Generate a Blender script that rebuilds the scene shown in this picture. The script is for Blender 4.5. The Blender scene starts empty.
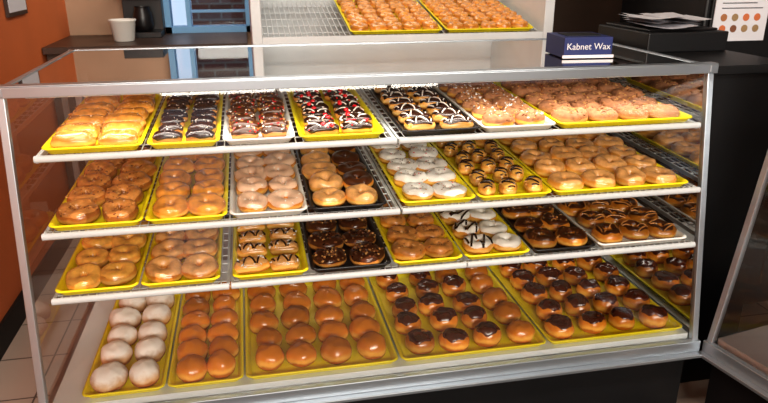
import bpy, math, random
from mathutils import Vector, Matrix, noise
random.seed(7)
S=bpy.context.scene
S.view_settings.view_transform='Standard'
try: S.view_settings.look='Medium High Contrast'
except Exception as e: print('look',e)
pi=math.pi

# ---------------------------------------------------------------- materials
def newmat(name):
    m=bpy.data.materials.new(name); m.use_nodes=True
    nt=m.node_tree; b=nt.nodes['Principled BSDF']; return m,nt,b
def mat(name,col,rough=.5,metal=0,var=.12,scale=8,coat=0,bump=0,bscale=60):
    m,nt,b=newmat(name)
    tc=nt.nodes.new('ShaderNodeTexCoord'); n=nt.nodes.new('ShaderNodeTexNoise')
    n.inputs['Scale'].default_value=scale; n.inputs['Detail'].default_value=4
    nt.links.new(tc.outputs['Object'],n.inputs['Vector'])
    r=nt.nodes.new('ShaderNodeValToRGB')
    r.color_ramp.elements[0].position=.3; r.color_ramp.elements[1].position=.7
    r.color_ramp.elements[0].color=(*[c*(1-var) for c in col],1)
    r.color_ramp.elements[1].color=(*[min(1,c*(1+var)) for c in col],1)
    nt.links.new(n.outputs['Fac'],r.inputs['Fac']); nt.links.new(r.outputs['Color'],b.inputs['Base Color'])
    b.inputs['Roughness'].default_value=rough; b.inputs['Metallic'].default_value=metal
    b.inputs['Coat Weight'].default_value=coat; b.inputs['Coat Roughness'].default_value=.15
    if bump:
        n2=nt.nodes.new('ShaderNodeTexNoise'); n2.inputs['Scale'].default_value=bscale
        nt.links.new(tc.outputs['Object'],n2.inputs['Vector'])
        bp=nt.nodes.new('ShaderNodeBump'); bp.inputs['Strength'].default_value=bump; bp.inputs['Distance'].default_value=.004
        nt.links.new(n2.outputs['Fac'],bp.inputs['Height']); nt.links.new(bp.outputs['Normal'],b.inputs['Normal'])
    return m
def dough(name,low,band,top,rough=.3,coat=.5,powder=None):
    m,nt,b=newmat(name)
    a=nt.nodes.new('ShaderNodeAttribute'); a.attribute_name='h'
    tc=nt.nodes.new('ShaderNodeTexCoord'); n=nt.nodes.new('ShaderNodeTexNoise')
    n.inputs['Scale'].default_value=28; n.inputs['Detail'].default_value=5
    nt.links.new(tc.outputs['Object'],n.inputs['Vector'])
    ad=nt.nodes.new('ShaderNodeMath'); ad.operation='MULTIPLY_ADD'; ad.inputs[1].default_value=.42; 
    nt.links.new(n.outputs['Fac'],ad.inputs[0]); nt.links.new(a.outputs['Fac'],ad.inputs[2])
    r=nt.nodes.new('ShaderNodeValToRGB'); cr=r.color_ramp
    cr.elements[0].position=.15; cr.elements[0].color=(*low,1)
    cr.elements[1].position=1.; cr.elements[1].color=(*[c*.85 for c in top],1)
    for p,c in ((.38,low),(.5,band),(.6,band),(.78,top)):
        e=cr.elements.new(p); e.color=(*c,1)
    nt.links.new(ad.outputs[0],r.inputs['Fac'])
    rn=nt.nodes.new('ShaderNodeAttribute'); rn.attribute_name='rnd'
    mr=nt.nodes.new('ShaderNodeMapRange'); mr.inputs['To Min'].default_value=.62; mr.inputs['To Max'].default_value=1.25
    nt.links.new(rn.outputs['Fac'],mr.inputs['Value'])
    hs=nt.nodes.new('ShaderNodeHueSaturation')
    nt.links.new(mr.outputs['Result'],hs.inputs['Value']); nt.links.new(r.outputs['Color'],hs.inputs['Color'])
    out=hs.outputs['Color']
    if powder:
        mx=nt.nodes.new('ShaderNodeMix'); mx.data_type='RGBA'
        n3=nt.nodes.new('ShaderNodeTexNoise'); n3.inputs['Scale'].default_value=45; n3.inputs['Detail'].default_value=3
        nt.links.new(tc.outputs['Object'],n3.inputs['Vector'])
        s=nt.nodes.new('ShaderNodeMath'); s.operation='MULTIPLY_ADD'; s.inputs[1].default_value=.6
        nt.links.new(n3.outputs['Fac'],s.inputs[0]); nt.links.new(a.outputs['Fac'],s.inputs[2])
        m2=nt.nodes.new('ShaderNodeMapRange'); m2.inputs['From Min'].default_value=.62; m2.inputs['From Max'].default_value=1.05
        nt.links.new(s.outputs[0],m2.inputs['Value'])
        nt.links.new(m2.outputs['Result'],mx.inputs['Factor']); nt.links.new(out,mx.inputs['A'])
        mx.inputs['B'].default_value=(*powder,1); out=mx.outputs['Result']
    nt.links.new(out,b.inputs['Base Color'])
    b.inputs['Roughness'].default_value=rough; b.inputs['Coat Weight'].default_value=coat; b.inputs['Coat Roughness'].default_value=.15
    bp=nt.nodes.new('ShaderNodeBump'); bp.inputs['Strength'].default_value=.6; bp.inputs['Distance'].default_value=.006
    nt.links.new(n.outputs['Fac'],bp.inputs['Height']); nt.links.new(bp.outputs['Normal'],b.inputs['Normal'])
    return m
def glassmat(name,tint=(.975,.985,.98),k=1.3):
    m=bpy.data.materials.new(name); m.use_nodes=True; nt=m.node_tree
    nt.nodes.remove(nt.nodes['Principled BSDF']); o=nt.nodes['Material Output']
    t=nt.nodes.new('ShaderNodeBsdfTransparent'); t.inputs['Color'].default_value=(*tint,1)
    g=nt.nodes.new('ShaderNodeBsdfGlossy'); g.inputs['Roughness'].default_value=.02
    f=nt.nodes.new('ShaderNodeFresnel'); f.inputs['IOR'].default_value=1.45
    mm=nt.nodes.new('ShaderNodeMath'); mm.operation='MULTIPLY'; mm.inputs[1].default_value=k; mm.use_clamp=True
    x=nt.nodes.new('ShaderNodeMixShader')
    nt.links.new(f.outputs[0],mm.inputs[0]); nt.links.new(mm.outputs[0],x.inputs[0])
    nt.links.new(t.outputs[0],x.inputs[1]); nt.links.new(g.outputs[0],x.inputs[2]); nt.links.new(x.outputs[0],o.inputs[0])
    return m

M=dict(
 alu=mat('aluminium',(.42,.46,.50),.35,.85,.05,4),
 white=mat('white_enamel',(.70,.72,.73),.4,0,.04,5),
 lip=mat('grey_enamel',(.50,.53,.54),.4,0,.04,5),
 yellow=mat('yellow_plastic',(.92,.77,.012),.4,0,.05,5),
 wtray=mat('white_plastic',(.74,.74,.70),.4,0,.04,5),
 black=mat('black_plastic',(.012,.011,.012),.35,0,.1,5),
 blackbase=mat('black_laminate',(.005,.005,.006),.5,0,.2,5),
 glass=glassmat('clear_glass',k=1.4), topglass=glassmat('top_glass',(.74,.80,.82),2.2),
 orange=mat('orange_paint',(.60,.165,.05),.6,0,.06,3),
 tan=mat('tan_paint',(.45,.30,.2),.7,0,.06,3),
 brown=mat('brown_paint',(.08,.05,.035),.7,0,.15,2),
 ceil=mat('ceiling_white',(.6,.58,.55),.8,0,.04,3),
 basebd=mat('black_rubber',(.006,.0055,.0055),.6,0,.1,3),
 wood=mat('dark_wood',(.06,.035,.025),.4,0,.3,3),
 paper=mat('paper',(.66,.66,.70),.7,0,.03,6),
 blue=mat('blue_card',(.015,.025,.12),.5,0,.1,6),
 bluepaint=mat('blue_frame',(.16,.36,.60),.4,0,.05,6),
 red=mat('red_label',(.6,.03,.03),.4,0,.05,6),
 steel=mat('brushed_steel',(.25,.26,.28),.3,.8,.05,6),
)
D=dict(
 gold=dough('dough_golden',(.50,.16,.018),(.88,.48,.11),(.64,.225,.026)),
 glaz=dough('dough_glazed',(.60,.22,.03),(.92,.56,.17),(.78,.34,.06)),
 dark=dough('dough_brown',(.34,.11,.02),(.60,.29,.07),(.43,.145,.025)),
 jelly=dough('dough_bun',(.56,.16,.014),(.92,.48,.09),(.74,.24,.020),.25,.5),
 crumb=dough('dough_crumb',(.34,.14,.06),(.50,.25,.11),(.43,.19,.085),.7,0),
 powder=dough('dough_powdered',(.52,.19,.04),(.78,.48,.24),(.68,.40,.2),.8,0,(.93,.87,.81)),
)
I=dict(
 choc=mat('chocolate_icing',(.032,.010,.005),.2,0,.3,30,.5),
 choc2=mat('milk_chocolate_icing',(.075,.022,.008),.28,0,.3,30,.35),
 cocoa=mat('red_brown_icing',(.075,.014,.005),.16,0,.3,30,.6),
 tan=mat('maple_icing',(.58,.25,.07),.28,0,.3,45,.5,.5),
 orange=mat('golden_glaze',(.72,.30,.055),.22,0,.3,40,.6,.5),
 peach=mat('peach_glaze',(.76,.40,.15),.25,0,.25,40,.5,.5),
 pink=mat('pale_pink_glaze',(.80,.53,.37),.3,0,.15,30,.4,.4),
 white=mat('white_icing',(.88,.83,.76),.4,0,.06,30,.2,.4),
 glaze=mat('sugar_glaze',(.80,.41,.09),.18,0,.3,40,.7,.5),
 nut=mat('chopped_nuts',(.62,.33,.11),.6,0,.3,50),
 nutd=mat('dark_nuts',(.22,.08,.025),.5,0,.4,50),
 cherry=mat('cherry',(.7,.008,.02),.2,0,.1,30,.5),
 coco=mat('coconut_flakes',(.88,.85,.80),.6,0,.06,30),
 cinn=mat('cinnamon_sugar',(.42,.19,.09),.8,0,.25,90),
)

# ---------------------------------------------------------------- mesh builder
class MB:
    def __init__(s): s.V=[];s.F=[];s.MI=[];s.SM=[];s.H=[];s.R=[];s.mats=[]
    def mi(s,m):
        if m not in s.mats: s.mats.append(m)
        return s.mats.index(m)
    def add(s,vs,fs,m,smooth=True,h=None,rnd=.5):
        o=len(s.V); k=s.mi(m)
        s.V.extend([tuple(v) for v in vs]); s.H.extend(h if h else [.5]*len(vs)); s.R.extend([rnd]*len(vs))
        for f in fs: s.F.append(tuple(i+o for i in f)); s.MI.append(k); s.SM.append(smooth)
    def grid(s,P,m,wu=True,wv=False,h=None,rnd=.5,smooth=True):
        nu=len(P); nv=len(P[0]); vs=[p for r in P for p in r]; fs=[]
        for i in range(nu if wu else nu-1):
            for j in range(nv if wv else nv-1):
                a=i*nv+j; b=((i+1)%nu)*nv+j; c=((i+1)%nu)*nv+(j+1)%nv; d=i*nv+(j+1)%nv
                fs.append((a,b,c,d))
        s.add(vs,fs,m,smooth,[x for r in h for x in r] if h else None,rnd)
    def box(s,a,b,m):
        x0,y0,z0=a;x1,y1,z1=b
        s.add([(x0,y0,z0),(x1,y0,z0),(x1,y1,z0),(x0,y1,z0),(x0,y0,z1),(x1,y0,z1),(x1,y1,z1),(x0,y1,z1)],
              [(0,3,2,1),(4,5,6,7),(0,1,5,4),(1,2,6,5),(2,3,7,6),(3,0,4,7)],m,False)
    def bar(s,p,q,w,d,m,side=Vector((1,0,0))):
        p=Vector(p);q=Vector(q);t=(q-p).normalized(); a=(side-t*side.dot(t)).normalized(); b=t.cross(a)
        vs=[]
        for c in (p,q):
            for i,j in ((-1,-1),(1,-1),(1,1),(-1,1)): vs.append(c+a*(w/2*i)+b*(d/2*j))
        s.add(vs,[(0,3,2,1),(4,5,6,7),(0,1,5,4),(1,2,6,5),(2,3,7,6),(3,0,4,7)],m,False)
    def rod(s,p,q,r,m,n=6,r2=None,cap=True):
        p=Vector(p);q=Vector(q);t=(q-p).normalized(); a=t.orthogonal().normalized(); b=t.cross(a); r2=r if r2 is None else r2
        vs=[];fs=[]
        for c,rr in ((p,r),(q,r2)):
            for k in range(n): vs.append(c+(a*math.cos(2*pi*k/n)+b*math.sin(2*pi*k/n))*rr)
        for k in range(n): fs.append((k,(k+1)%n,n+(k+1)%n,n+k))
        s.add(vs,fs,m,True)
        if cap: s.add(vs,[tuple(range(n-1,-1,-1)),tuple(range(n,2*n))],m,False)
    def lathe(s,c,prof,m,n=28):
        P=[[(c[0]+r*math.cos(2*pi*k/n),c[1]+r*math.sin(2*pi*k/n),c[2]+z) for r,z in prof] for k in range(n)]
        s.grid(P,m)
    def obj(s,name,mw=None,parent=None,bevel=0):
        me=bpy.data.meshes.new(name); me.from_pydata(s.V,[],s.F)
        for m in s.mats: me.materials.append(m)
        me.polygons.foreach_set('material_index',s.MI); me.polygons.foreach_set('use_smooth',s.SM)
        a=me.attributes.new('h','FLOAT','POINT'); a.data.foreach_set('value',s.H)
        a=me.attributes.new('rnd','FLOAT','POINT'); a.data.foreach_set('value',s.R)
        me.update()
        o=bpy.data.objects.new(name,me); S.collection.objects.link(o)
        if parent: o.parent=parent
        if mw is not None: o.matrix_world=mw
        if bevel:
            b=o.modifiers.new('bevel','BEVEL'); b.width=bevel; b.segments=2; b.limit_method='ANGLE'
        return o
def empty(name,mw=Matrix()):
    e=bpy.data.objects.new(name,None); S.collection.objects.link(e); e.empty_display_size=.1; e.matrix_world=mw; return e

# ---------------------------------------------------------------- donuts
NT=28
def sgnpow(c,p): return math.copysign(abs(c)**p,c)
class Shape:
    """ring / bun / bar pastry surfaces, base on z=0"""
    def __init__(s,kind,a,b,hh,R=0):
        s.k=kind;s.a=a;s.b=b;s.hh=hh;s.R=R
        s.p1=random.uniform(0,6.3);s.p2=random.uniform(0,6.3);s.p3=random.uniform(0,6.3)
        s.w=random.uniform(.01,.07); s.seed=Vector((random.uniform(0,50),random.uniform(0,50),0))
    def wob(s,t): return 1+s.w*math.sin(2*t+s.p1)+.025*math.sin(5*t+s.p2)
    def surf(s,t,v,off=0):
        w=s.wob(t)
        if s.k=='ring':
            ph=v*2*pi-pi/2
            rr=s.a+off; z=(s.hh*(1+.08*math.sin(3*t+s.p3))+off)*math.sin(ph); z=max(z,-.62*s.hh)
            rho=(s.R+rr*math.cos(ph))*w
            x,y,z=rho*math.cos(t),rho*math.sin(t),z+.62*s.hh
        else:
            ph=v*pi
            f=math.sin(ph)**(.75); e=1. if s.k=='bun' else .6
            x=(s.a+off)*f*sgnpow(math.cos(t),e)*w; y=(s.b+off)*f*sgnpow(math.sin(t),e)*w
            z=(s.hh+off)*math.cos(ph); z=max(z,-.6*s.hh)+.6*s.hh
        n=noise.noise(Vector((x,y,z))*42+s.seed)
        return (x*(1+.05*n),y*(1+.05*n),z*(1+.10*n))
    def top(s,x,y):
        n=1+.1*noise.noise(Vector((x,y,1.5*s.hh))*42+s.seed)
        if s.k=='ring':
            rho=math.hypot(x,y); q=(rho-s.R)/s.a
            if abs(q)>.93: return None
            return (s.hh*(1.03)*math.sqrt(1-q*q)+.62*s.hh)*n
        q=math.hypot(x/s.a,y/s.b)
        if q>.93: return None
        return (s.hh*(1-q**2.6)**.5+.6*s.hh)*n
def pastry(mb,T,shape,dm,icing=None,bits=None,nb=0,bs=.003,driz=None,cover=.75,icoff=.0018,bl=2.2,cherry=None,ndz=6,dr=.0025):
    rnd=random.random(); nv=14
    zt=1.62*shape.hh
    P=[];H=[]
    for i in range(NT):
        t=2*pi*i/NT; row=[];hr=[]
        for j in range(nv if shape.k=='ring' else nv+1):
            v=j/nv
            p=shape.surf(t,v); row.append(T@Vector(p)); hr.append(min(1,max(0,p[2]/zt)))
        P.append(row);H.append(hr)
    mb.grid(P,dm,True,shape.k=='ring',H,rnd)
    if icing:
        P=[]; q1=random.uniform(0,6); q2=random.uniform(0,6)
        for i in range(NT):
            t=2*pi*i/NT; row=[]
            e=.035*math.sin(3*t+q1)+.028*math.sin(7*t+q2)
            if shape.k=='ring':
                v0=.5-(.5-.25)*cover+e*.5; v1=.5+.25*cover-e*.4
                for j in range(9):
                    u=j/8; v=v0+(v1-v0)*u
                    o=icoff if 0<j<8 else -.0008
                    row.append(T@Vector(shape.surf(t,v,o)))
            else:
                v1=.5*cover+e
                for j in range(8):
                    u=j/7; o=icoff if j<7 else -.0008
                    row.append(T@Vector(shape.surf(t,v1*u,o)))
            P.append(row)
        mb.grid(P,icing,True,False,None,rnd)
    if bits:
        bl_=bits if isinstance(bits,list) else [bits]
        for _ in range(nb):
            t=random.uniform(0,2*pi)
            v=.5+random.uniform(-.17,.17) if shape.k=='ring' else math.sqrt(random.random())*.36
            c=Vector(shape.surf(t,v,icoff)); 
            d=Vector((random.gauss(0,1),random.gauss(0,1),random.gauss(0,.4))).normalized(); e=d.orthogonal().normalized(); f=d.cross(e)
            s=bs*random.uniform(.6,1.3)
            vs=[T@(c+w) for w in (d*s*bl,-d*s*bl,e*s,-e*s,f*s,-f*s)]
            mb.add(vs,[(0,2,4),(0,4,3),(0,3,5),(0,5,2),(1,4,2),(1,3,4),(1,5,3),(1,2,5)],random.choice(bl_),False)
    if driz:
        ext=(shape.R+shape.a if shape.k=='ring' else shape.a); eb=(shape.R+shape.a if shape.k=='ring' else shape.b)
        ang=random.uniform(-.3,.3); prev=None
        N=ndz*10
        for k in range(N+1):
            u=k/N; x=-ext+2*ext*u; tri=abs(((u*ndz)%2)-1)*2-1; y=tri*eb*.95
            xx=x*math.cos(ang)-y*math.sin(ang)*.4; yy=y
            z=shape.top(xx,yy)
            cur=None if z is None else Vector((xx,yy,z+icoff+.0008))
            if prev is not None and cur is not None: mb.rod(T@prev,T@cur,dr,driz,5,cap=False)
            prev=cur
    if cherry:
        for _ in range(2):
            t=random.uniform(0,6.3); c=T@Vector(shape.surf(t,random.uniform(.05,.2),.002))
            r=.008
            P=[[(c.x+r*math.sin(pi*j/6)*math.cos(2*pi*i/10),c.y+r*math.sin(pi*j/6)*math.sin(2*pi*i/10),c.z+r*.8*math.cos(pi*j/6)) for j in range(7)] for i in range(10)]
            mb.grid(P,cherry)
def mk(kind,size=1.):
    j=random.uniform(.91,1.07)*size
    if kind=='ring': return Shape('ring',.0240*j,.0240*j,.0210*random.uniform(.88,1.12),.0300*j)
    if kind=='bun': return Shape('bun',.0475*j,.0475*j,.038*random.uniform(.9,1.08))
    if kind=='oval': return Shape('bun',.052*j,.034*j,.024)
    if kind=='long': return Shape('bar',.056*j,.036*j,.024*random.uniform(.9,1.15))
    if kind=='bar': return Shape('bar',.048*j,.027*j,.022)

# ---------------------------------------------------------------- trays
def rrect(x0,y0,x1,y1,r,z,n=4):
    pts=[]
    for cx,cy,a0 in ((x1-r,y0+r,-pi/2),(x1-r,y1-r,0),(x0+r,y1-r,pi/2),(x0+r,y0+r,pi)):
        for k in range(n+1):
            a=a0+pi/2*k/n; pts.append((cx+r*math.cos(a),cy+r*math.sin(a),z))
    return pts
def make_tray(name,w,l,m,mw):
    mb=MB(); loops=[]
    for ins,z,r in ((.016,0,.012),(.006,.014,.018),(0,.0165,.022),(0,.0195,.022),(.005,.0205,.02),(.010,.018,.017),(.018,.0035,.012)):
        loops.append(rrect(ins,ins,w-ins,l-ins,r,z))
    n=len(loops[0]); vs=[p for L in loops for p in L]; fs=[]
    for a in range(len(loops)-1):
        for k in range(n): fs.append((a*n+k,a*n+(k+1)%n,(a+1)*n+(k+1)%n,(a+1)*n+k))
    mb.add(vs,fs,m,True)
    mb.add(loops[0],[tuple(range(n-1,-1,-1))],m,False); mb.add(loops[-1],[tuple(range(n))],m,False)
    return mb.obj(name,mw)
def fill(name,w,l,mw,cols,rows,flavor,rot=0,jit=.006,lean=0.,margin=.014):
    mb=MB()
    cw=(w-2*margin)/cols; rl=(l-2*.018)/rows
    for r in range(rows-1,-1,-1):
        for c in range(cols):
            kw=flavor(c,r)
            if kw is None: continue
            sh=kw.pop('shape'); x=margin+cw*(c+.5)+random.uniform(-jit,jit); y=.018+rl*(r+.5)+random.uniform(-jit,jit)
            T=Matrix.Translation((x,y,.0045+ (abs(lean)*.035 if lean else 0)))@Matrix.Rotation(lean+random.uniform(-.1,.1) if lean else 0,4,'X')@Matrix.Rotation(rot+(random.uniform(0,6.28) if sh.k=='ring' else random.uniform(-.14,.14)),4,'Z')
            pastry(mb,T,sh,**kw)
    return mb.obj(name,mw)

TL=.61
def shelfM(x,y,z,tilt): return Matrix.Translation((x,y,z))@Matrix.Rotation(tilt,4,'X')
def row(y,z,tilt,items,l=TL):
    for (x0,x1,m,nm,cols,rows,f_,kw) in items:
        w=x1-x0; mw=shelfM(x0,y,z,tilt)
        make_tray('bakery_tray',w,l,m,mw)
        fill(nm,w,l,mw,cols,rows,f_,**kw)

Y,W_,K=M['yellow'],M['wtray'],M['black']
def fl(kind,size=1.,**k):
    def f(c,r): d=dict(k); d['shape']=mk(kind,size); return d
    return f
def split(fa,fb,test):
    return lambda c,r:(fa if test(c,r) else fb)(c,r)
# shelf one (top)
row(1.835,1.113,math.radians(2.6),[
 (-.552,-.296,Y,'glazed_cruller_donuts',2,7,fl('long',.98,dm=D['gold'],icing=I['orange'],cover=.75,bits=[I['nut'],I['peach']],nb=26,bs=.0024),dict(lean=.06)),
 (-.284,-.090,Y,'chocolate_bar_donuts',2,8,fl('bar',.80,dm=D['dark'],icing=I['choc'],cover=.9,bits=[I['coco'],I['choc2']],nb=12,bs=.0016),{}),
 (-.082,.119,W_,'chocolate_nut_bar_donuts',2,8,fl('bar',.84,dm=D['dark'],icing=I['choc2'],cover=.9,bits=[I['nutd'],I['cherry'],I['nut'],I['choc'],I['coco']],nb=34,bs=.0024),{}),
 (.130,.378,Y,'cherry_chocolate_donuts',2,7,fl('bar',1.0,dm=D['dark'],icing=I['choc'],cover=.9,bits=[I['coco'],I['pink'],I['cherry']],nb=10,bs=.0032,cherry=I['cherry'],driz=I['white'],ndz=2),{}),
 (.428,.670,K,'chocolate_drizzle_eclairs',2,7,fl('bar',1.03,dm=D['glaz'],icing=I['choc'],cover=.7,driz=I['white'],ndz=4),{}),
 (.676,.914,W_,'nut_topped_donuts',2,6,fl('ring',.94,dm=D['gold'],icing=I['cinn'],cover=.9,bits=[I['nut'],I['cinn'],I['nutd'],I['coco']],nb=55,bs=.003),{}),
 (.922,1.382,Y,'cinnamon_crumb_donuts',4,5,fl('ring',1.0,dm=D['crumb'],icing=I['cinn'],cover=1.0,bits=[I['cinn'],I['nutd'],I['nut']],nb=50,bs=.003),{}),
])
# shelf two
row(1.785,.912,math.radians(2.6),[
 (-.554,-.312,Y,'glazed_peanut_donuts',2,5,fl('ring',1.04,dm=D['dark'],icing=I['tan'],cover=.6,bits=[I['nut'],I['tan'],I['nutd']],nb=40,bs=.0027),dict(lean=.12)),
 (-.306,-.084,Y,'caramel_glazed_donuts',2,5,fl('ring',.97,dm=D['gold'],icing=I['orange'],cover=.85),dict(lean=.12)),
 (-.078,.142,W_,'pink_glazed_donuts',2,5,fl('ring',.96,dm=D['gold'],icing=I['pink'],cover=.75,bits=[I['pink'],I['white']],nb=15,bs=.002),dict(lean=.1)),
 (.148,.376,K,'maple_and_chocolate_donuts',2,5,split(fl('ring',.99,dm=D['glaz'],icing=I['peach'],cover=.8),fl('ring',.98,dm=D['gold'],icing=I['choc2'],cover=.8),lambda c,r:c==0 or r==0),dict(lean=.08)),
 (.418,.650,Y,'white_coconut_donuts',2,5,fl('ring',1.02,dm=D['glaz'],icing=I['white'],cover=.85,bits=[I['coco'],I['nutd'],I['nut'],I['cherry'],I['choc2']],nb=26,bs=.0019),{}),
 (.656,.896,Y,'chocolate_striped_donuts',3,6,fl('oval',.80,dm=D['glaz'],icing=I['glaze'],cover=.7,driz=I['choc'],ndz=5,bits=[I['nut']],nb=6,dr=.003),dict(rot=1.2,jit=.009)),
 (.902,1.368,Y,'glazed_ring_donuts',4,5,fl('ring',1.03,dm=D['glaz'],icing=I['peach'],cover=.65),dict(lean=.08)),
])
# shelf three
row(1.765,.728,math.radians(2.2),[
 (-.562,-.342,Y,'plain_glazed_donuts',2,5,fl('ring',.97,dm=D['glaz'],icing=I['glaze'],cover=.7),dict(lean=.12)),
 (-.336,-.118,Y,'old_fashioned_donuts',2,5,fl('ring',.97,dm=D['gold'],icing=I['peach'],cover=.7),dict(lean=.12)),
 (-.084,.136,Y,'white_iced_striped_donuts',2,6,fl('bar',1.0,dm=D['glaz'],icing=I['peach'],cover=.7,driz=I['choc'],ndz=5,dr=.0032,bits=[I['coco'],I['white']],nb=10),{}),
 (.142,.385,K,'chocolate_nut_donuts',2,5,fl('ring',1.02,dm=D['dark'],icing=I['choc2'],cover=.9,bits=[I['nutd'],I['choc'],I['choc2'],I['nutd'],I['nut']],nb=70,bs=.0038,bl=1.4),{}),
 (.392,.610,Y,'peanut_caramel_donuts',2,5,fl('ring',.96,dm=D['gold'],icing=I['tan'],cover=.75,bits=[I['nutd'],I['nut']],nb=24,bs=.0028),{}),
 (.616,.830,Y,'white_and_chocolate_donuts',2,5,split(fl('ring',.95,dm=D['glaz'],icing=I['white'],cover=.85,bits=I['coco'],nb=16,bs=.002),fl('ring',.95,dm=D['glaz'],icing=I['white'],cover=.7,driz=I['choc'],ndz=5,dr=.0036),lambda c,r:c==1 and r<4),{}),
 (.836,1.055,K,'chocolate_frosted_donuts',2,5,fl('ring',.96,dm=D['gold'],icing=I['choc2'],cover=.6,bits=[I['nut'],I['nutd']],nb=22,bs=.0025),{}),
 (1.061,1.380,W_,'chocolate_swirl_donuts',3,5,fl('ring',.96,dm=D['gold'],icing=I['choc2'],cover=.4,driz=I['tan'],ndz=3),{}),
])
# bottom deck
jel=fl('bun',1.0,dm=D['jelly']); cho=fl('bun',1.0,dm=D['jelly'],icing=I['cocoa'],cover=.62)
row(1.742,.402,0,[
 (-.535,-.303,Y,'powdered_sugar_donuts',2,5,fl('bun',1.06,dm=D['powder']),dict(jit=.006)),
 (-.297,-.075,Y,'glazed_jelly_donuts',2,6,fl('bun',.98,dm=D['jelly']),dict(jit=.006)),
 (-.069,.404,Y,'filled_bun_donuts',4,5,fl('bun',1.04,dm=D['jelly']),dict(jit=.009)),
 (.412,.904,Y,'chocolate_cream_donuts',4,5,split(cho,jel,lambda c,r:not(c==3 or (c==2 and r>3))),dict(jit=.009)),
 (.912,1.405,Y,'chocolate_cream_donuts',4,5,cho,dict(jit=.009)),
])

# ---------------------------------------------------------------- display case
YT,ZT,ZB,YB=.15,1.28,.36,.96
def case(name,L,mw,shelves):
    root=empty(name,mw)
    A=M['alu']
    fr=MB(); w=.026
    for x in (0,L):
        fr.bar((x,0,ZB),(x,YT,ZT),w*.8,.022,A)
        fr.bar((x,YB,ZB),(x,YB,ZT),.03,.03,A)
        fr.bar((x,YT-.02,ZT),(x,YB+.01,ZT),.018,.022,A)
        fr.bar((x,0,ZB),(x,YB,ZB),.03,.04,A)
    X=Vector((0,1,0))
    fr.bar((-.02,YT-.005,ZT),(L+.02,YT-.005,ZT),.026,.028,A,X)
    fr.bar((-.02,YT+.002,ZT+.0155),(L+.02,YT+.002,ZT+.0155),.034,.004,A,X)
    fr.bar((-.015,YB,ZT),(L+.015,YB,ZT),.024,.022,A,X)
    fr.bar((-.015,-.006,ZB+.006),(L+.015,-.006,ZB+.006),.022,.04,A,X)
    fr.bar((-.015,-.014,ZB-.020),(L+.015,-.014,ZB-.020),.05,.012,A,X)
    fr.bar((0,YB,ZB),(L,YB,ZB),.03,.05,A,X)
    for k in range(3): fr.bar((L*k/2,YB-.012,ZB),(L*k/2,YB-.012,ZT),.025,.012,A)
    fr.obj('frame',parent=root,bevel=.002)
    g=MB()
    g.add([(0,0,ZB),(L,0,ZB),(L,YT,ZT),(0,YT,ZT)],[(0,1,2,3)],M['glass'],False)
    for x in (0,L): g.add([(x,0,ZB),(x,YB,ZB),(x,YB,ZT),(x,YT,ZT)],[(0,1,2,3)],M['glass'],False)
    g.add([(0,YB,ZB),(L,YB,ZB),(L,YB,ZT),(0,YB,ZT)],[(0,1,2,3)],M['glass'],False)
    g.obj('glass_panels',parent=root)
    g=MB(); g.add([(0,YT,ZT+.008),(L,YT,ZT+.008),(L,YB,ZT+.008),(0,YB,ZT+.008)],[(0,1,2,3)],M['topglass'],False)
    g.obj('glass_top',parent=root)
    b=MB(); b.box((.012,.02,.372),(L-.012,YB-.02,.399),M['white']); b.obj('deck',parent=root)
    b=MB(); b.box((.0,.03,0),(L,YB,.335),M['blackbase']); b.obj('base_cabinet',parent=root)
    b=MB(); b.box((.05,YT+.02,ZT-.022),(L-.05,YT+.045,ZT-.010),M['white']); b.obj('lamp_housing',parent=root)
    for (y,z,t,secs) in shelves:
        sb=MB(); t=math.radians(t); l=.68
        def P(x,u,dz=0): return (x,y+u*math.cos(t),z+u*math.sin(t)+dz)
        for (xa,xb) in secs:
            n=int((xb-xa)/.022)
            for k in range(n+1):
                x=xa+(xb-xa)*k/n; sb.rod(P(x,.0,-.004),P(x,l,-.004),.002,M['white'],5,cap=False)
            for k in range(12):
                u=.03+k*.056; sb.rod(P(xa,u,-.008),P(xb,u,-.008),.0022,M['white'],5)
            lip=[(-.004,.003),(-.010,.002),(-.013,-.002),(-.013,-.011),(-.009,-.015),(-.004,-.015)]
            Pg=[[P(x,u,dz) for (u,dz) in lip] for x in (xa,xb)]
            sb.grid(Pg,M['lip'],False,False)
            for x in (xa+.004,xb-.004):
                sb.bar(P(x,0,-.012),P(x,l+.08,-.012),.006,.014,M['white'])
        sb.obj('wire_shelf',parent=root)
    st=MB()
    for x in (.04,L/2,L-.04): st.bar((x,YB-.06,.4),(x,YB-.06,1.26),.02,.012,M['white'])
    st.obj('shelf_standards',parent=root)
    return root
M1=Matrix.Translation((-.63,1.72,0))
sec=[(.062,1.040),(1.048,2.03)]
case('donut_display_case',2.06,M1,[(.118,1.113,2.6,sec),(.068,.912,2.6,sec),(.048,.728,2.2,[(.062,.535),(.542,1.245),(1.25,2.03)])])
M2=Matrix.Translation((1.475,1.695,0))@Matrix.Rotation(math.radians(-79),4,'Z')
case('empty_display_case',1.3,M2,[])

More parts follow.
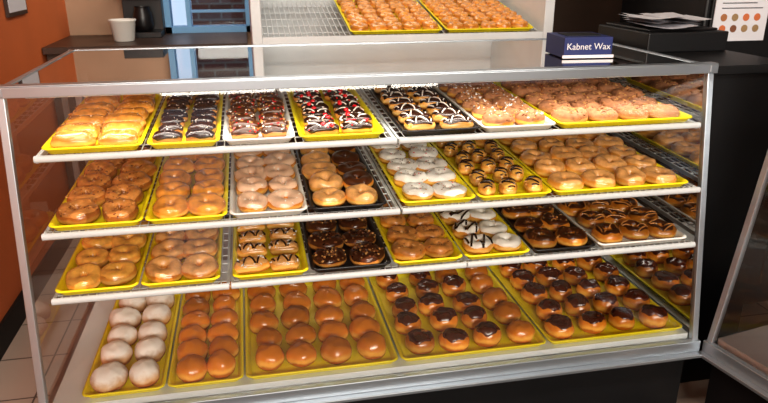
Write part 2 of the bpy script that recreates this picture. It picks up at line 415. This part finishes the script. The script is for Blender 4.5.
# ---------------------------------------------------------------- things on and behind the case
def simple(name,boxes,bevel=.003):
    mb=MB()
    for a,b,m in boxes: mb.box(a,b,m)
    return mb.obj(name,bevel=bevel)
root=empty('wax_paper_box',Matrix.Translation((1.13,2.15,ZT+.011))@Matrix.Rotation(math.radians(-4),4,'Z'))
b=MB(); b.box((-.085,-.06,0),(.085,.11,.068),M['blue']); b.obj('carton',parent=root,bevel=.002)
b=MB(); b.box((-.09,-.065,.0),(.09,-.0612,.010),M['paper']); b.box((-.06,-.02,.068),(.06,.07,.071),M['blackbase']); b.obj('paper_slot',parent=root)
tx=bpy.data.curves.new('lettering','FONT'); tx.body='Kabnet Wax'; tx.size=.030; tx.align_x='CENTER'; tx.extrude=.0005
to=bpy.data.objects.new('lettering',tx); S.collection.objects.link(to); to.parent=root
to.matrix_local=Matrix.Translation((0,-.0625,.028))@Matrix.Rotation(pi/2,4,'X'); tx.materials.append(M['paper'])
simple('black_counter',[((1.47,1.98,0),(1.84,2.7,1.24),M['blackbase']),((1.455,1.96,1.24),(1.845,2.72,1.27),M['blackbase'])])
simple('receipt_printer',[((1.48,2.3,1.27),(1.82,2.68,1.345),M['blackbase']),((1.5,2.34,1.345),(1.8,2.66,1.355),M['black'])],.006)
pm=MB()
for k in range(6):
    a=random.uniform(-.5,.5); c=Vector((1.62+random.uniform(-.09,.09),2.48+random.uniform(-.08,.08),1.357+k*.007))
    R3=Matrix.Rotation(a,3,'Z'); n=6; rs=[]
    ph=random.uniform(0,6)
    for i in range(n+1):
        u=-.1+.2*i/n; rs.append([c+R3@Vector((u,v,.006+.006*math.sin(i*.9+ph))) for v in (-.11,.11)])
    pm.grid(rs,M['paper'],False,False)
pm.obj('stack_of_papers')
rt=empty('black_refrigerator')
b=MB(); b.box((1.85,2.5,.0),(2.9,3.15,2.3),M['blackbase']); b.obj('body',parent=rt,bevel=.01)
b=MB(); b.box((1.87,2.485,.12),(2.36,2.5,2.25),M['blackbase']); b.box((2.38,2.485,.12),(2.88,2.5,2.25),M['blackbase']); b.rod((2.33,2.46,.9),(2.33,2.46,1.2),.01,M['steel'],8); b.obj('doors',parent=rt,bevel=.003)
rt=empty('menu_poster')
b=MB(); b.box((1.88,2.480,1.285),(2.13,2.4835,1.56),M['paper']); b.obj('sheet',parent=rt)
b=MB()
cols=[(.55,.16,.06),(.5,.35,.08),(.35,.15,.06),(.2,.08,.04),(.3,.2,.1)]
for i in range(4):
    for j in range(2):
        m=mat('print_%d%d'%(i,j),random.choice(cols),.6)
        b.rod((1.925+i*.052,2.480,1.335+j*.045),(1.925+i*.052,2.4785,1.335+j*.045),.015,m,16)
for j in range(4): b.box((1.91,2.4785,1.415+j*.02),(2.1-.03*j,2.480,1.419+j*.02),M['steel'])
b.obj('print',parent=rt)
rk=empty('bakery_rack')
b=MB()
b.box((.03,3.18,0),(.075,3.95,2.4),M['white']); b.box((1.46,3.18,0),(1.51,3.95,2.4),M['white'])
b.box((.075,3.9,0),(1.46,3.93,2.4),M['white'])
b.box((.075,3.22,0),(1.46,3.9,1.1),M['brown'])
b.obj('cabinet',parent=rk,bevel=.003)
b=MB(); tz=math.radians(11)
def RP(x,u,dz=0,z0=1.255): return (x,3.2+u*math.cos(tz),z0+u*math.sin(tz)+dz)
for z0 in (1.255,1.6):
    for k in range(54):
        x=.08+1.375*k/53; b.rod(RP(x,0,0,z0),RP(x,.68,0,z0),.0025,M['white'],5,cap=False)
    for u in (.1,.22,.34,.46,.58): b.rod(RP(.08,u,-.004,z0),RP(1.455,u,-.004,z0),.003,M['white'],5)
    b.bar(RP(.076,-.01,-.005,z0),RP(1.459,-.01,-.005,z0),.012,.035,M['white'],Vector((0,1,0)))
b.obj('wire_shelves',parent=rk)
for x in (.49,.965):
    mw=Matrix.Translation(RP(x,.012,.006))@Matrix.Rotation(tz,4,'X')
    make_tray('bakery_tray',.46,.62,Y,mw)
    fill('glazed_ring_donuts',.46,.62,mw,5,7,fl('ring',.80,dm=D['gold'],icing=I['orange'],cover=.6))

simple('back_counter',[((-1.12,4.15,0),(.0,4.75,1.10),M['brown']),((-1.125,4.10,1.10),(.01,4.765,1.14),M['wood'])])
b=MB(); b.lathe((-.72,4.35,1.141),[(0,0),(.055,0),(.06,.005),(.075,.115),(.08,.12),(.08,.127),(.07,.127),(.056,.01),(0,.01)],M['wtray']); b.obj('white_bucket')
rt=empty('coffee_machine')
b=MB(); b.box((-.76,4.5,1.141),(-.52,4.75,1.175),M['black']); b.box((-.76,4.66,1.175),(-.52,4.75,1.46),M['black']); b.box((-.76,4.5,1.38),(-.52,4.75,1.56),M['black']); b.box((-.68,4.495,1.42),(-.56,4.5,1.5),M['red']); b.obj('body',parent=rt,bevel=.006)
b=MB(); b.lathe((-.63,4.57,1.178),[(0,0),(.05,0),(.062,.04),(.058,.1),(.045,.14),(.047,.15)],M['black']); b.obj('carafe',parent=rt)
rt=empty('framed_notice')
b=MB(); b.box((-1.128,3.62,1.34),(-1.115,3.93,1.7),M['wood']); b.box((-1.116,3.64,1.36),(-1.112,3.91,1.68),M['paper']); b.obj('frame',parent=rt)

# ---------------------------------------------------------------- room shell
def brickmat(name,bw,rh,ms,c1,c2,mo,rough,off=0,yz=False):
    m,nt,b=newmat(name); tc=nt.nodes.new('ShaderNodeTexCoord'); br=nt.nodes.new('ShaderNodeTexBrick')
    br.offset=off; br.inputs['Scale'].default_value=1; br.inputs['Brick Width'].default_value=bw; br.inputs['Row Height'].default_value=rh
    br.inputs['Mortar Size'].default_value=ms; br.inputs['Color1'].default_value=(*c1,1); br.inputs['Color2'].default_value=(*c2,1); br.inputs['Mortar'].default_value=(*mo,1)
    src=tc.outputs['Object']
    if yz:
        mp=nt.nodes.new('ShaderNodeMapping'); mp.inputs['Rotation'].default_value=(pi/2,0,0); nt.links.new(src,mp.inputs['Vector']); src=mp.outputs['Vector']
    nt.links.new(src,br.inputs['Vector']); nt.links.new(br.outputs['Color'],b.inputs['Base Color']); b.inputs['Roughness'].default_value=rough
    return m
def wall(name,a,b,m):
    mb=MB(); mb.box(a,b,m); return mb.obj(name)
wall('floor',(-1.3,-3.1,-.05),(4.1,5.0,0),brickmat('floor_tile',.3,.3,.004,(.50,.40,.34),(.44,.35,.29),(.1,.08,.07),.35))
wall('ceiling',(-1.3,-3.1,2.8),(4.1,5.0,2.85),M['ceil'])
wall('wall_left',(-1.25,-3.1,0),(-1.13,5.0,2.8),M['orange'])
mb=MB()
mb.box((4.0,-3.1,0),(4.1,-2.3,2.8),M['brown']); mb.box((4.0,-.9,0),(4.1,5.0,2.8),M['brown']); mb.box((4.0,-2.3,0),(4.1,-.9,.8),M['brown']); mb.box((4.0,-2.3,1.7),(4.1,-.9,2.8),M['brown'])
mb.obj('wall_right')
mb=MB()
for a,b_ in (((3.98,-2.3,.8),(4.06,-2.26,1.7)),((3.98,-.94,.8),(4.06,-.9,1.7)),((3.98,-1.62,.8),(4.06,-1.58,1.7)),((3.98,-2.3,.8),(4.06,-.9,.84)),((3.98,-2.3,1.66),(4.06,-.9,1.7))): mb.box(a,b_,M['alu'])
mb.obj('added_window_3')  # unseen window, added so its brightness glares in the case glass
mb=MB()
mb.box((-1.13,-3.1,0),(-.95,-3.0,1.9),M['brown']); mb.box((-.15,-3.1,0),(4.0,-3.0,1.9),M['brown']); mb.box((-1.13,-3.1,2.7),(4.0,-3.0,2.8),M['brown'])
mb.box((-1.13,-3.1,1.9),(-.9,-3.0,2.7),M['brown']); mb.box((3.7,-3.1,1.9),(4.0,-3.0,2.7),M['brown'])
mb.obj('wall_front')
rt=empty('added_door_1')  # unseen glass door, added for a reflected haze on the case front
mb=MB()
for a,b_ in (((-.95,-3.06,0),(-.88,-3.01,1.89)),((-.22,-3.06,0),(-.15,-3.01,1.89)),((-.88,-3.06,0),(-.22,-3.01,.2)),((-.88,-3.06,1.82),(-.22,-3.01,1.89)),((-.88,-3.0,.98),(-.22,-2.96,1.02))): mb.box(a,b_,M['alu'])
mb.obj('frame',parent=rt)
mb=MB(); mb.add([(-.88,-3.04,.2),(-.22,-3.04,.2),(-.22,-3.04,1.82),(-.88,-3.04,1.82)],[(0,1,2,3)],M['glass'],False); mb.obj('pane',parent=rt)
mb=MB()
mb.box((-1.13,4.8,0),(-.52,4.9,2.8),M['tan']); mb.box((.05,4.8,0),(4.0,4.9,2.8),M['brown']); mb.box((-.52,4.8,0),(.05,4.9,1.16),M['tan']); mb.box((-.52,4.8,2.2),(.05,4.9,2.8),M['tan'])
mb.obj('wall_back')
rt=empty('window_1')
mb=MB()
for a,b_ in (((-.52,4.77,1.14),(-.48,4.9,2.2)),((.01,4.77,1.14),(.05,4.9,2.2)),((-.52,4.77,1.14),(.05,4.9,1.18)),((-.52,4.77,2.16),(.05,4.9,2.2)),((-.38,4.78,1.18),(-.35,4.88,2.16)),((-.35,4.8,1.27),(.01,4.86,1.285))): mb.box(a,b_,M['bluepaint'])
mb.obj('frame',parent=rt)
mb=MB(); mb.add([(-.5,4.85,1.16),(.03,4.85,1.16),(.03,4.85,2.18),(-.5,4.85,2.18)],[(0,1,2,3)],M['glass'],False); mb.obj('pane',parent=rt)
mb=MB(); mb.box((-.5,7,.98),(3,8,4),brickmat('brick',.22,.075,.01,(.10,.03,.02),(.07,.022,.016),(.12,.1,.09),.8,.5,True)); mb.box((-.52,6.97,0),(3,8,.98),M['white'])
mb.obj('brick_building')
rt=empty('added_window_2')  # unseen high window, added along with the fill that lights the lower shelves
mb=MB()
for x in (-.9,.25,1.4,2.55,3.66): mb.box((x,-3.08,1.9),(x+.04,-3.0,2.7),M['alu'])
mb.box((-.9,-3.08,1.9),(3.7,-3.0,1.94),M['alu']); mb.box((-.9,-3.08,2.66),(3.7,-3.0,2.7),M['alu'])
mb.obj('frame',parent=rt)
wall('baseboard_left',(-1.13,-3.0,0),(-1.115,4.1,.12),M['basebd'])
wall('floor_mat',(-.5,.3,0),(1.46,1.745,.012),M['basebd'])

# ---------------------------------------------------------------- light
w=bpy.data.worlds.new('world'); S.world=w; w.use_nodes=True
w.node_tree.nodes['Background'].inputs[0].default_value=(.62,.78,1,1); w.node_tree.nodes['Background'].inputs[1].default_value=.9
def area(name,loc,size,sy,e,col=(1,.92,.81),rot=(0,0,0)):
    l=bpy.data.lights.new(name,'AREA'); l.shape='RECTANGLE'; l.size=size; l.size_y=sy; l.energy=e; l.color=col
    o=bpy.data.objects.new(name,l); S.collection.objects.link(o); o.location=loc; o.rotation_euler=rot; return o
area('ceiling_light',(-.1,.3,2.75),.9,.3,36,rot=(math.radians(25),0,0))
area('ceiling_light',(1.3,.3,2.75),.9,.3,23,rot=(math.radians(25),0,0))
area('added_front_fill',(.55,-2.95,2.3),2.8,.72,160,(1,.93,.82),rot=(math.radians(74),0,0))  # added fill from behind the camera, brightens the lower shelves
area('ceiling_light',(.4,4.0,2.75),1.2,.5,24)
area('case_lamp',(.4,1.72+YT+.032,ZT-.026),1.9,.02,3.2,(1,.94,.86))

# ---------------------------------------------------------------- camera
c=bpy.data.cameras.new('camera'); co=bpy.data.objects.new('camera',c); S.collection.objects.link(co)
c.sensor_width=36; c.lens=664/768*36; c.clip_start=.02
c.dof.use_dof=True; c.dof.focus_distance=2.1; c.dof.aperture_fstop=5.6
co.location=(0,0,1.6); co.rotation_euler=(math.radians(90-19.95),0,math.radians(-11.5))
S.camera=co
